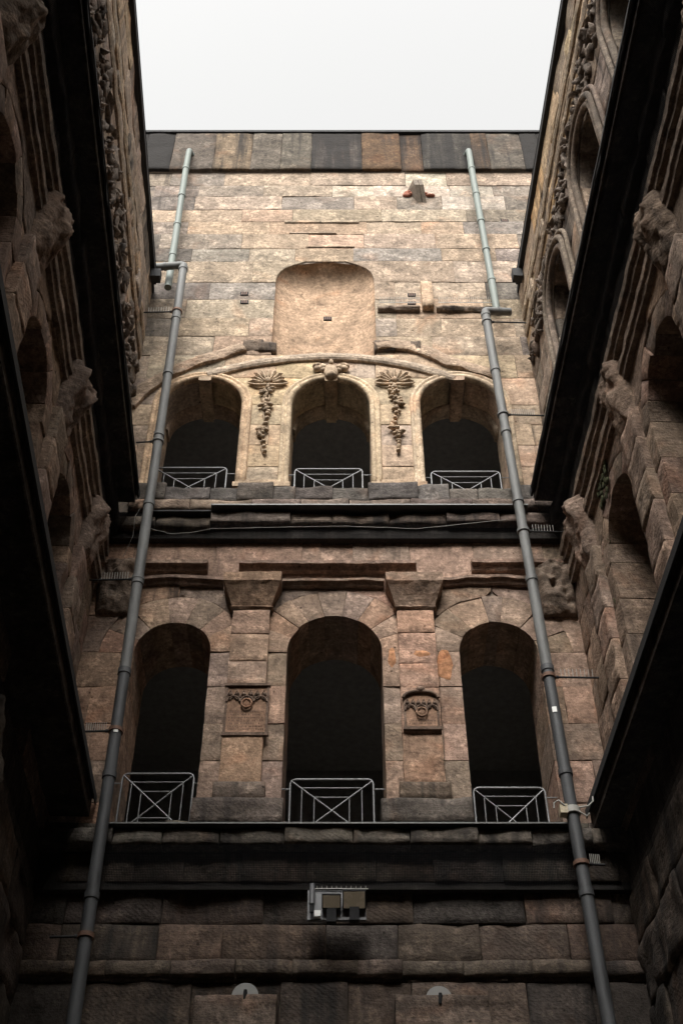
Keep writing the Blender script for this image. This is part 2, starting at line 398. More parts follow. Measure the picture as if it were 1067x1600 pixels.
# frieze of big blocks under the coping
fz = MB(); fz.box(FE, -6.5, 6.5, -1.1, .02, 28.1, 29.93); frz = fz.build('frieze_core', MORTAR, end, None, False)
fx = [150, 228, 271, 336, 394, 440, 487, 565, 625, 659, 737, 762, 815, 842, 920]
fcol = [SOOT, (.035, .033, .03), (.17, .14, .115), (.27, .20, .135), (.18, .15, .12), (.17, .145, .115), (.12, .10, .088), (.17, .105, .062), (.175, .11, .07), (.10, .088, .075), (.17, .11, .07), (.16, .135, .11), (.07, .065, .06), SOOT]
fs_ = [.5, .9, .15, .5, .25, .35, .6, .35, .4, .6, .5, .3, .7, .6]
for i in range(len(fx) - 1):
    a0, a1 = px(fx[i], 242)[0], px(fx[i + 1], 242)[0]; SEED[0] += 1
    patch('frieze_block', FE, lambda u, v: (a0 + (a1 - a0) * u, 28.12 + 1.78 * v), a1 - a0, 1.78, .11 - (.05 if i == 8 else 0), .2, frz, (*[q * .50 for q in fcol[i]], min(1, fs_[i] + .12)), FRIEZE, .014, .02, SEED[0])
mb = MB(); mb.box(FE, -6.5, 6.5, -1.3, .13, 29.93, 29.99); mb.box(FE, -6.5, 6.5, .131, .145, 29.91, 30.0); mb.build('coping_flashing', DARKMETAL, end, None, False)
# filled window patch in the attic: slightly recessed frame groove and thin ledge
x0, zt = px(445, 347); x1, zl = px(561, 391)
mb = MB(); mb.box(FE, x0, x1, -.02, .022, zt - .05, zt + .03); mb.build('patch_ledge', STONE, end, (.33, .26, .19, .3))
mb = MB(); mb.box(FE, x0 + .12, x1 - .5, -.02, .02, zt - .50, zt - .46); mb.build('patch_ledge', STONE, end, (.3, .23, .17, .3))
mb = MB(); mb.box(FE, x0 + .5, x1 - .1, -.02, .02, zt - 1.06, zt - 1.03); mb.build('patch_ledge', STONE, end, (.33, .26, .19, .3))
# broken string course on the right of the niche, with a left-over stone
def rough_bar(name, fr, a0, a1, n1, z0, z1, col, parent, rough=.03, mat=None, taper=True):
    k = max(3, int((a1 - a0) / .12)); path = [(a0 + (a1 - a0) * i / k, z0, 0, 1) for i in range(k + 1)]; h = z1 - z0
    prof = [(0, -.02), (.02 * h, n1 * .55), (h * .35, n1 * .9), (h * .6, n1), (h * .92, n1 * .95), (h, n1 * .8), (h * 1.02, -.02)]
    m = MB(); m.sweep(fr, path, prof, rough); return m.build(name, mat or STONE, parent, col, False)
a0, z0 = px(590, 489); a1, _ = px(656, 489); rough_bar('broken_string_course', FE, a0, a1, .11, z0, z0 + .10, (.17, .13, .10, .5), end, .05)
a0, z0 = px(682, 489); a1, _ = px(775, 489); rough_bar('broken_string_course', FE, a0, a1, .11, z0, z0 + .10, (.17, .13, .10, .6), end, .05)
def spikes(parent, p0, p1, up, n, h):
    m = MB(); p0, p1 = Vector(p0), Vector(p1); up = Vector(up)
    for i in range(n):
        q = p0.lerp(p1, (i + .5) / n); m.tube([q, q + up * h], .006, 4)
    m.tube([p0, p1], .008, 4); return m.build('bird_spikes', WIRE, parent)
for (q0, q1) in ((592, 656), (684, 770)):
    a0, z0 = px(q0, 482); a1, _ = px(q1, 482); spikes(end, FE.p(a0, .13, z0 + .02), FE.p(a1, .13, z0 + .02), FE.N * .5 + Vector((0, 0, 1)), 26, .12)
a0, z1 = px(656, 448); a1, z0 = px(678, 487)
mb = MB()
SEED[0] += 1; patch('left_over_block', FE, lambda u, v: (a0 + (a1 - a0) * u, z0 + (z1 - z0) * v), a1 - a0, z1 - z0, .16, .2, end, (.36, .26, .18, .25), ROUGH, .03, .04, SEED[0])
# old roof line: raking broken mouldings, and the long hood over the arches
def poly_path(pts, Y=D, step=.1):
    w_ = [px(*p, Y) for p in pts]; out = []
    fine = []
    n = len(w_)
    for i in range(n - 1):
        p0, p1, p2, p3 = w_[max(i - 1, 0)], w_[i], w_[i + 1], w_[min(i + 2, n - 1)]
        k = max(2, int(math.dist(p1, p2) / step))
        for j in range(k):
            t = j / k; fine.append(tuple(.5 * (2 * p1[c] + (p2[c] - p0[c]) * t + (2 * p0[c] - 5 * p1[c] + 4 * p2[c] - p3[c]) * t * t + (3 * p1[c] - p0[c] - 3 * p2[c] + p3[c]) * t ** 3) for c in (0, 1)))
    fine.append(w_[-1])
    for i, p in enumerate(fine):
        q0, q1 = fine[max(i - 1, 0)], fine[min(i + 1, len(fine) - 1)]; dx, dz = q1[0] - q0[0], q1[1] - q0[1]; l = math.hypot(dx, dz) or 1
        out.append((p[0], p[1], -dz / l, dx / l))
    return out
RK = [(0, -.03), (.0, .09), (.03, .10), (.09, .10), (.22, .06), (.42, -.03)]
m = MB(); m.sweep(FE, poly_path([(212, 640), (232, 618), (262, 598), (300, 578), (345, 564), (386, 551)]), RK, .05); m.build('raking_moulding', ROUGH, end, (.27, .20, .145, .2), False)
m = MB(); m.sweep(FE, poly_path([(590, 551), (622, 548), (656, 556), (690, 571), (730, 584), (772, 595)]), RK, .05); m.build('raking_moulding', ROUGH, end, (.27, .20, .145, .2), False)
HD = [(-.02, -.03), (-.02, .06), (.02, .085), (.09, .09), (.12, .07), (.22, .03), (.23, -.03)]
m = MB(); m.sweep(FE, poly_path([(326, 592), (372, 580), (430, 570), (480, 565), (525, 564), (575, 567), (640, 578), (708, 597)]), HD, .008); m.build('hood_moulding', STONE, end, (.29, .23, .175, .25), False)
# dark-coloured stones standing in for dark holes beside the foot of the niche
for (q0, q1, q2, q3) in ((380, 412, 534, 550), (405, 432, 538, 551), (584, 618, 535, 551), (640, 658, 537, 551)):
    a0, z1 = px(q0, q2); a1, z0 = px(q1, q3); SEED[0] += 1
    patch('dark_hole_stone', FE, lambda u, v: (a0 + (a1 - a0) * u, z0 + (z1 - z0) * v), a1 - a0, z1 - z0, .07, .2, end, (.12, .09, .068, .55), ROUGH, .05, .05, SEED[0], .07)
# vents: solid black panels stand in for the dark inside the holes
for (vx, vy) in ((382, 459), (382, 472), (643, 461), (643, 474), (512, 498), (788, 345), (650, 541)):
    a, z = px(vx, vy); m = MB(); hw = .085
    m.box(FE, a - hw, a + hw, -.02, .012, z - .055, z + .055); v_ = m.build('vent_dark_panel', BLACKP, end, None, False)
    m = MB(); [m.box(FE, a + q - .009, a + q + .009, .012, .02, z - .05, z + .05) for q in (-.045, .0, .045)]; m.build('vent_bar', RUST, v_, None, False)
# stump of a gutter stone with broken brick round it
a, z = px(650, 306)
m = MB()
for i in range(2):
    o_ = -.05 + .11 * i
    m.add([FE.p(a + o_ - .05 - .1, -.02, z + .25), FE.p(a + o_ + .03 - .1, -.02, z + .25), FE.p(a + o_ + .06, .34, z - .05 + .2), FE.p(a + o_ - .03, .34, z - .05 + .2),
           FE.p(a + o_ - .02 + .1, -.02, z - .32), FE.p(a + o_ + .07 + .1, -.02, z - .32), FE.p(a + o_ + .1, .3, z - .02), FE.p(a + o_ + .0, .3, z - .02)],
          [(0, 1, 2, 3), (3, 2, 6, 7), (7, 6, 5, 4), (0, 3, 7, 4), (1, 5, 6, 2)])
m.build('gutter_stump', WOODM, end, None, False)
m = MB()
for i in range(9): 
    c = FE.p(a + rnd.uniform(-.22, .42), .02, z + rnd.uniform(-.05, .16)); m.lump(c, (FE.S * rnd.uniform(.05, .12), FE.N * .06, Vector((0, 0, rnd.uniform(.03, .06)))), i, .5, 7, 4)
m.build('broken_brick', BRICKM, end)
# ---- second storey
TAN = (.36, .275, .195)
UZS, ARC2 = 19.40, [(-2.615, .75, 19.32), (-.20, .735, 19.42), (2.235, .765, 19.30)]
a2 = [dict(c=c, r=r, zs=19.36, zb=16.9) for c, r, q in ARC2]
def s2_col(s, z):
    if abs(s + .15) > 3.25: return jit(pick((.30, .23, .17), (.24, .19, .15), (.34, .25, .18)), .15, rnd.uniform(.1, .5))
    return jit(pick(TAN, TAN, (.38, .28, .185), (.31, .25, .19)), .07, rnd.choice([0, .05, .15]))
st2 = storey('upper_arcade_masonry', end, FE, -4.4, 4.2, 16.5, 20.9, a2, .62, (.8, 1.5), s2_col, .95, SMOOTH, .006, .008, None, (-6, 6))
FRP = [(-.005, -.05), (-.005, .035), (.03, .075), (.075, .075), (.085, .045), (.115, .045), (.135, .07), (.175, .06), (.19, .01), (.19, -.05)]
def arch_path(c, r, zs, zb, k=28):
    P = [(c - r, zb + (zs - zb) * i / 6, -1, 0) for i in range(6)]
    P += [(c - r * math.cos(math.pi * i / k), zs + r * math.sin(math.pi * i / k), -math.cos(math.pi * i / k), math.sin(math.pi * i / k)) for i in range(k + 1)]
    return P + [(c + r, zs + (zb - zs) * (i + 1) / 6, 1, 0) for i in range(6)]
for c, r, q in ARC2:
    m = MB(); m.sweep(FE, arch_path(c, r, 19.36, 17.0), FRP, .004); m.build('arch_moulding', SMOOTH, end, jit((.42, .315, .22), .04, .08))
    # inner rib and console under the crown
    m = MB(); k = 24; pr = [(0, -.60), (-.045, -.62), (-.045, -.93), (0, -.94)]
    m.sweep(FE, [(c - r * math.cos(math.pi * i / k), 19.36 + r * math.sin(math.pi * i / k), -math.cos(math.pi * i / k), math.sin(math.pi * i / k)) for i in range(k + 1)], pr); m.build('inner_rib', SMOOTH, end, jit((.33, .25, .18), .05, .1))
    m = MB(); zc = 19.36 + r
    m.box(FE, c - .12, c + .12, -.93, .07, zc - .09, zc + .05); m.box(FE, c - .095, c + .095, -.96, .085, zc - .12, zc - .088); m.build('crown_console', SMOOTH, end, jit((.34, .255, .18), .05, .1), False)
# keystone with scroll leaves over the middle arch
c, r = -.20, .735; zc = 19.36 + r
m = MB(); X, Zv, Nn = FE.S, Vector((0, 0, 1)), FE.N
m.lump(FE.p(c, .1, zc + .12), (X * .14, Nn * .10, Zv * .22), 3, .15, 12, 8)
for sgn in (-1, 1):
    for i, (dx, dz, rr) in enumerate(((.17, .30, .09), (.25, .26, .075), (.24, .36, .06), (.14, .20, .06), (.31, .33, .045))):
        m.lump(FE.p(c + sgn * dx, .08, zc + dz), (X * rr * 1.2, Nn * .07, Zv * rr * .8), i + sgn, .3, 8, 6)
m.lump(FE.p(c, .09, zc + .44), (X * .05, Nn * .07, Zv * .08), 9, .2, 8, 6)
m.lump(FE.p(c, .14, zc + .0), (X * .11, Nn * .09, Zv * .09), 11, .2, 10, 6)
m.build('carved_keystone', SMOOTH, end, (.37, .28, .2, .12))
def garland(c, ztop, flipx, sd):
    rg = random.Random(sd); m = MB()
    for i in range(9):                                       # palmette fan
        t = R(-82 + 20.5 * i); L = .23 if abs(i - 4) > 2 else .27
        d = X * math.sin(t) + Zv * math.cos(t); e = X * math.cos(t) - Zv * math.sin(t)
        m.lump(FE.p(c, .05, ztop - .28) + d * L, (e * .042, Nn * .06, d * .13), i, .12, 8, 6)
        m.tube([FE.p(c, .07, ztop - .28) + d * .1, FE.p(c, .11, ztop - .28) + d * (L + .05), FE.p(c, .05, ztop - .28) + d * (L + .14)], .016, 5)
    for sg in (-1, 1): m.tube([FE.p(c + sg * q, .05 + .02 * math.sin(q * 9), ztop - .31 - .05 * math.sin(q * 7) + q * q * .5) for q in (.02, .1, .18, .26, .34, .38)], .032, 6, True, .018)
    m.lump(FE.p(c, .09, ztop - .24), (X * .06, Nn * .06, Zv * .07), 20, .2)
    pm = m.build('carved_palmette', SMOOTH, end, (.36, .275, .195, .12))
    m = MB(); z = ztop - .44
    for q, wd in ((0, .14), (.14, .15), (.3, .17), (.46, .16), (.62, .12), (.76, .07), (.9, .06), (1.05, .10), (1.18, .17), (1.30, .15), (1.42, .09), (1.55, .09), (1.70, .07), (1.82, .05)):
        for i in range(5 if wd > .1 else 2):
            t = rg.uniform(0, 6.28); rr = wd * rg.uniform(.35, .85); o_ = math.sin(q * 6 + sd) * .03 * flipx
            d = X * math.cos(t) + Zv * math.sin(t); e = X * -math.sin(t) + Zv * math.cos(t)
            m.lump(FE.p(c + o_, .045 + rg.uniform(0, .03), z - q) + d * rr * .75, (d * rr * .55, Nn * .05, e * .032), i, .3, 7, 5)
        m.lump(FE.p(c + math.sin(q * 6 + sd) * .03 * flipx, .07, z - q), (X * .04, Nn * .05, Zv * .04), q, .3, 7, 5)
    m.tube([FE.p(c + math.sin(q * .9) * .05 * flipx, .03, z - .13 * q) for q in range(15)], .018, 5)
    m.build('carved_garland', SMOOTH, end, (.34, .26, .185, .14))
garland(px(416, 640)[0], px(416, 588)[1], 1, 3); garland(px(618, 640)[0], px(618, 587)[1], -1, 8)
# pilaster panels between the arches + bases
for c0, c1 in ((-1.66, -1.14), (.76, 1.25)):
    m = MB(); m.box(FE, c0 - .24, c1 + .24, 0, .10, 17.02, 17.13); m.box(FE, c0 - .20, c1 + .20, 0, .06, 17.13, 17.22); m.build('pilaster_base', SMOOTH, end, (.40, .30, .21, .15), False)
# parapet course below the arches (rough dark stones, hollowed in front of each arch)
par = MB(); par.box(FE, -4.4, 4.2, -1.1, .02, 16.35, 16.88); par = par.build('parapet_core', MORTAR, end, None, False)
pxs = [205, 262, 330, 372, 428, 462, 520, 575, 652, 700, 745, 800, 860]
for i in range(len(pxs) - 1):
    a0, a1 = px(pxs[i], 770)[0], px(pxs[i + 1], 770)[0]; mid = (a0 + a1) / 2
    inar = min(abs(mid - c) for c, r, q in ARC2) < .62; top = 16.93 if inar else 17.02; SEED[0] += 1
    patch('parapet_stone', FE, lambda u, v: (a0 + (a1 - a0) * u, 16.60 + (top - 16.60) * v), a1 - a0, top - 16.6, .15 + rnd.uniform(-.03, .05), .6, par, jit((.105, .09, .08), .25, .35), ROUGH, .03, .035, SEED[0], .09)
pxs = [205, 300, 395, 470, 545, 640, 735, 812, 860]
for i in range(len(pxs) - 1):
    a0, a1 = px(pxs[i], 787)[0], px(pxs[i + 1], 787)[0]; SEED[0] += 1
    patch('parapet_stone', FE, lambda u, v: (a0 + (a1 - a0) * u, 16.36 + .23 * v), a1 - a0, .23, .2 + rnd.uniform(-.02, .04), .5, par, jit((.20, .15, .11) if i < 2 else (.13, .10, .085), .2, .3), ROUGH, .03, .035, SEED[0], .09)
# upper ledge: flashing lip, eroded cornice stones below, net
ul = MB(); ul.box(FE, -4.4, 4.2, -.05, .12, 15.72, 16.34); ul = ul.build('upper_ledge_core', STONE, end, (.045, .04, .036, .75), False)  # core colour blackened for soot and for the shade beneath the ledge
a0 = px(330, 790, 14.12)[0]
m = MB(); m.box(FE, a0, 3.12, -.02, .385, 16.235, 16.262); m.box(FE, a0, 3.12, .383, .395, 16.236, 16.262); m.build('ledge_flashing', LIPMETAL, end, None, False)
m = MB(); m.box(FE, -3.3, a0 - .003, -.02, .33, 16.15, 16.18); m.build('ledge_flashing', DARKMETAL, end, None, False)
cx_ = [-4.2, -3.2, -2.25, a0, -.9, -.1, .75, 1.7, 2.6, 3.4, 4.1]
cx_ = [-4.2, -3.1, a0 - .01, -.85, -.15, .8, 1.75, 2.65, 3.5, 4.1]
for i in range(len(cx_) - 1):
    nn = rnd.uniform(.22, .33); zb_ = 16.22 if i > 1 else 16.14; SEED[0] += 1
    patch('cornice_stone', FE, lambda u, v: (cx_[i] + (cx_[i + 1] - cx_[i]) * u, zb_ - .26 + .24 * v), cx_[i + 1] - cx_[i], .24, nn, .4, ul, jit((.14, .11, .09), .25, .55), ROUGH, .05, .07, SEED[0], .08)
# ---- first storey
RED, RED2, RED3 = (.275, .187, .138), (.32, .205, .145), (.225, .165, .128)
A1 = [dict(c=-2.585, r=.585, zs=13.42, zb=9.9, vw=.54, nv=7), dict(c=-.105, r=.725, zs=13.38, zb=9.9, vw=.54, nv=9), dict(c=2.40, r=.60, zs=13.42, zb=9.9, vw=.54, nv=7)]
for q in A1: q['zs'] = 13.40
def s1_col(s, z): return jit(pick(RED, RED2, RED3, (.28, .19, .14), (.25, .18, .135)), .09, rnd.uniform(.02, .32) + (.22 if z > 14.5 else 0))
st1 = storey('lower_arcade_masonry', end, FE, -4.2, 4.0, 10.1, 15.72, A1, .68, (.7, 1.5), s1_col, 1.1, STONE, .011, .007, None, (-4.6, 4.4))
def bar(px0, px1, y0, y1, n1, arc=0):
    a0, z1 = px(px0, y0); a1, z0 = px(px1, y1); k = max(6, int((a1 - a0) / .1))
    path = [(a0 + (a1 - a0) * i / k, z0 + arc * math.sin(math.pi * i / k), 0, 1) for i in range(k + 1)]; h = z1 - z0
    prof = [(0, -.03), (.0, n1 * .45), (h * .45, n1 * .75), (h * .5, n1), (h * .95, n1), (h * 1.35, n1 * .3), (h * 1.5, -.03)]
    m = MB(); m.sweep(FE, path, prof, .02); m.build('string_course', STONE, end, jit((.20, .14, .105), .1, .4), False)
bar(150, 325, 886, 897, .19); bar(375, 650, 887, 897, .19); bar(735, 905, 885, 897, .19)
bar(205, 350, 911, 920, .14, .06); bar(442, 600, 912, 920, .14); bar(690, 850, 911, 920, .14, .06)
def pilaster(c, wd, heights, tab):
    for z0, z1 in zip(heights[:-1], heights[1:]):
        SEED[0] += 1; patch('pilaster_stone', FE, lambda u, v: (c - wd / 2 + wd * u, z0 + (z1 - z0) * v), wd, z1 - z0, .105 + rnd.uniform(-.008, .008), .15, end, jit(pick(RED, RED2, (.29, .2, .145)), .1, rnd.uniform(0, .25)), STONE, .012, .014, SEED[0], .1)
    # capital: bell widening upwards
    zc = heights[-1]; rows = [(zc, wd / 2 + .02, .11), (zc + .04, wd / 2 + .05, .15), (zc + .07, wd / 2 + .02, .13), (zc + .22, wd / 2 + .07, .2), (zc + .38, wd / 2 + .135, .29), (zc + .43, wd / 2 + .16, .33), (zc + .6, wd / 2 + .17, .34), (zc + .62, wd / 2 + .15, .3), (zc + .63, wd / 2 + .1, -.02)]
    V = []; Fc = []
    for (z, hw, n) in rows:
        L = [(-hw, -.03), (-hw, n * .5), (-hw, n)] + [(-hw + 2 * hw * i / 8, n) for i in range(1, 8)] + [(hw, n), (hw, n * .5), (hw, -.03)]
        for (a, nn) in L:
            q = FE.p(c + a, nn, z); V.append(q + FE.N * noise.noise(q * 6) * .022 + Zv * noise.noise(q * 5 + Vector((4, 4, 4))) * .02)
    k = 13
    for i in range(len(rows) - 1):
        for j in range(k - 1): b = i * k + j; Fc.append((b, b + 1, b + k + 1, b + k))
    mesh_obj('capital', V, Fc, STONE, end, jit((.23, .155, .11), .05, .3), False)
    SEED[0] += 1; patch('pilaster_base', FE, lambda u, v: (c - .36 + .72 * u, 10.72 + .27 * v), .72, .27, .17, .25, end, jit((.15, .115, .09), .1, .4), STONE, .02, .03, SEED[0], .1)
    SEED[0] += 1; patch('plinth', FE, lambda u, v: (c - .62 + 1.24 * u, 10.3 + .40 * v), 1.24, .40, .24, .35, end, jit((.10, .083, .068), .1, .45), ROUGH, .03, .05, SEED[0], .1)
pilaster(-1.41, .585, [11.0, 11.79, 12.72, 13.15, 13.68, 14.16], 0)
pilaster(1.155, .575, [11.0, 11.83, 12.64, 13.1, 13.7, 14.16], 1)
# patches of old orange render on the right pilaster
for (q, rx, rz) in (((657, 1028), .15, .07), ((694, 1040), .13, .30), ((612, 1030), .07, .2), ((372, 1065), .06, .1)):
    a, z = px(*q); V = [FE.p(a, .128 if 625 < q[0] < 680 else .030, z)]; k = 18
    for i in range(k):
        t = 2 * math.pi * i / k; f = 1 + .35 * noise.noise(Vector((math.cos(t) * 1.3, math.sin(t) * 1.3, q[0] * .1))); V.append(V[0] + X * rx * f * math.cos(t) + Zv * rz * f * math.sin(t) - Nn * .02)
    mesh_obj('render_patch', V, [(0, 1 + i, 1 + (i + 1) % k) for i in range(k)], SMOOTH, end, (.34, .17, .09, .1), False)
# lower ledge
ll = MB(); ll.box(FE, -4.2, 4.0, -1.2, .10, 9.4, 10.08); ll = ll.build('lower_ledge_core', STONE, end, (.04, .036, .032, .8), False)  # black core colour carries the underside shade as well as soot
cx_ = [-4.0, -3.0, -2.35, -1.6, -.75, .15, .9, 1.8, 2.5, 3.3, 3.9]
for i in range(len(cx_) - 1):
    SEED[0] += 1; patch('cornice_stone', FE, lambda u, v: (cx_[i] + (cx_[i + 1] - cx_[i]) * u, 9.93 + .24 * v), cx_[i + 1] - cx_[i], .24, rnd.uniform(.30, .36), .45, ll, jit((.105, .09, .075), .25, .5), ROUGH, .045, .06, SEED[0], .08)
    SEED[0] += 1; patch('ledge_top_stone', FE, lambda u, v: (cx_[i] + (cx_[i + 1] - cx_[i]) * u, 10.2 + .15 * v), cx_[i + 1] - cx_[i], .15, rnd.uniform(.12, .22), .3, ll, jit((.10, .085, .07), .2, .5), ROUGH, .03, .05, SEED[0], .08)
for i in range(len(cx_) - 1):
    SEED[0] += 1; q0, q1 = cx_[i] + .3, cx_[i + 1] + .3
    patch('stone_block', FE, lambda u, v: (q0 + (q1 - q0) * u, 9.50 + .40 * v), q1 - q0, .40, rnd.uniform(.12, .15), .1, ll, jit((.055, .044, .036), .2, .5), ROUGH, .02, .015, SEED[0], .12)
m = MB(); m.box(FE, -3.15, 3.12, -.02, .395, 10.178, 10.2); m.box(FE, -3.15, 3.12, .393, .405, 10.18, 10.202); m.build('ledge_flashing', LIPMETAL, end, None, False)
# ---- ground storey
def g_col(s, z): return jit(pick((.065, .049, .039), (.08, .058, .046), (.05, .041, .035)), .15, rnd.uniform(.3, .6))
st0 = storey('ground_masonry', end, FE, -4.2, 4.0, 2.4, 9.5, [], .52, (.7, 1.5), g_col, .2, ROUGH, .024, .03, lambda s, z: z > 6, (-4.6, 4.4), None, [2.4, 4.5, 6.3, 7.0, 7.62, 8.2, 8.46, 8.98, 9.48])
mb = MB(); mb.box(FE, -4.6, 4.4, -1.1, -.02, 0, 2.4); mb.build('ground_footing', STONE, end, (.15, .115, .09, .4), False)
cx_ = [-4.1, -2.9, -2.1, -1.3, -.6, .2, .75, 1.5, 2.35, 3.1, 3.9]
for i in range(len(cx_) - 1):
    SEED[0] += 1; patch('string_course_stone', FE, lambda u, v: (cx_[i] + (cx_[i + 1] - cx_[i]) * u, 8.28 + .19 * v), cx_[i + 1] - cx_[i], .17, rnd.uniform(.07, .12), .25, st0, jit((.085, .066, .052), .15, .45), ROUGH, .03, .03, SEED[0], .08)
for q0, q1 in ((302, 432), (617, 766)):
    a0, a1 = px(q0, 1575, 14.2)[0], px(q1, 1575, 14.2)[0]; SEED[0] += 1
    patch('corbel_stone', FE, lambda u, v: (a0 + (a1 - a0) * u, 7.40 + .55 * v), a1 - a0, .55, .30, .5, st0, jit((.09, .07, .055), .1, .3), ROUGH, .03, .04, SEED[0], .08)
# ---- interior rooms behind the openings (dark, closed)
def room(root, fr, a0, a1, n0, n1, z0, z1):
    m = MB(); m.box(fr, a0, a1, n1, n0, z0, z1); b = len(m.f); m.f = [f for f in m.f]
    vs = m.v; drop = []
    for f in m.f:
        c = sum((vs[i] for i in f), Vector()) / 4
        if abs((c - fr.O).dot(fr.N) / fr.N.dot(fr.N) - n0) < .01: drop.append(f)
    m.f = [f for f in m.f if f not in drop]; m.build('dark_interior', DARKROOM, root, None, False)
    m = MB(); m.box(fr, a0 + .02, a1 - .02, n1 + .02, -.06, z0 + .01, z0 + .12); m.build('floor_slab', PAVE, root, None, False)
room(end, FE, -4.4, 4.2, -.94, -5, 16.7, 20.6); room(end, FE, -4.2, 4.0, -1.09, -5, 10.0, 14.6)
mb = MB(); mb.box(FE, -6.5, 6.5, -6, -1.12, 0, 29.9); mb.f = [f for f in mb.f]; 
mb = MB(); mb.box(FE, -6.5, 6.5, -1.6, -.43, 20.95, 28.05); mb.build('attic_backing', MORTAR, end, None, False)
# ------------------------------------------------------------------ SIDE WALLS
def corbel(root, fr, s, z0, z1, hw, n1, sd, col):
    """large eroded capital block: lumpy, undercut, bedded"""
    V = []; Fc = []; nz, k = 30, 25; sv = Vector((sd * 3.3, sd, sd * 1.7))
    for i in range(nz + 1):
        t = i / nz; z = z0 + (z1 - z0) * t
        f = .35 + .65 * min(1, (t * 1.5)) ** .7
        if t > .93: f *= .9
        for j in range(k):
            u = -1 + 2 * j / (k - 1); prof = (1 - abs(u) ** 5)
            q = Vector((u * 1.2, t * 2.2, 0)) + sv
            wv = u * .9 + .5 * noise.noise(q * 1.4); ero = 1 + .34 * noise.fractal(q * 1.3, 1, 2, 4) - .22 * abs(noise.noise(Vector((u * 2.2, t * 9 + wv * 2, sd)))) - .5 * max(0, noise.noise(q * 2.4 + Vector((3, 0, 0))) - .2)
            V.append(fr.p(s + u * hw * (.75 + .25 * f) , -.03 + n1 * f * prof * ero + (.0 if 0 < j < k - 1 else 0), z + noise.noise(q * 2) * .05))
    for i in range(nz):
        for j in range(k - 1): b = i * k + j; Fc.append((b, b + 1, b + k + 1, b + k))
    Fc.append(tuple(range(k - 1, -1, -1))); Fc.append(tuple(range(nz * k, nz * k + k)))
    return mesh_obj('eroded_capital', V, Fc, ROUGH, root, col, True, fr.flip)
def long_bar(root, name, fr, s0, s1, z0, prof, col, rough, mat, step=.14):
    k = int((s1 - s0) / step); m = MB(); m.sweep(fr, [(s0 + (s1 - s0) * i / k, z0, 0, 1) for i in range(k + 1)], prof, rough); return m.build(name, mat, root, col, False)
def net(root_label, fr, s0, s1, n0, z0, n1, z1, sag, label):
    """bird net hung from ledge lip (n0,z0) to the wall (n1,z1)"""
    V = []; Fc = []; uv = []; ks, kt = int((s1 - s0) / .4), 8; L = math.hypot(n0 - n1, z0 - z1)
    for i in range(ks + 1):
        s = s0 + (s1 - s0) * i / ks
        for j in range(kt + 1):
            t = j / kt; n = n0 + (n1 - n0) * t + sag * math.sin(math.pi * t) * (1 + .5 * noise.noise(Vector((s * .8, t, 0)))); z = z0 + (z1 - z0) * t + .02 * noise.noise(Vector((s, t * 3, 2)))
            V.append(fr.p(s, n, z)); uv.append((s, t * L))
    for i in range(ks):
        for j in range(kt): b = i * (kt + 1) + j; Fc.append((b, b + kt + 1, b + kt + 2, b + 1))
    o = mesh_obj('bird_net', V, Fc, NET, None, None, True, fr.flip)
    ul_ = o.data.uv_layers.new(name='UVMap')
    for lp in o.data.loops: ul_.data[lp.index].uv = uv[lp.vertex_index]
    return tag(o, label, 'net', 'bird nets under the ledges')
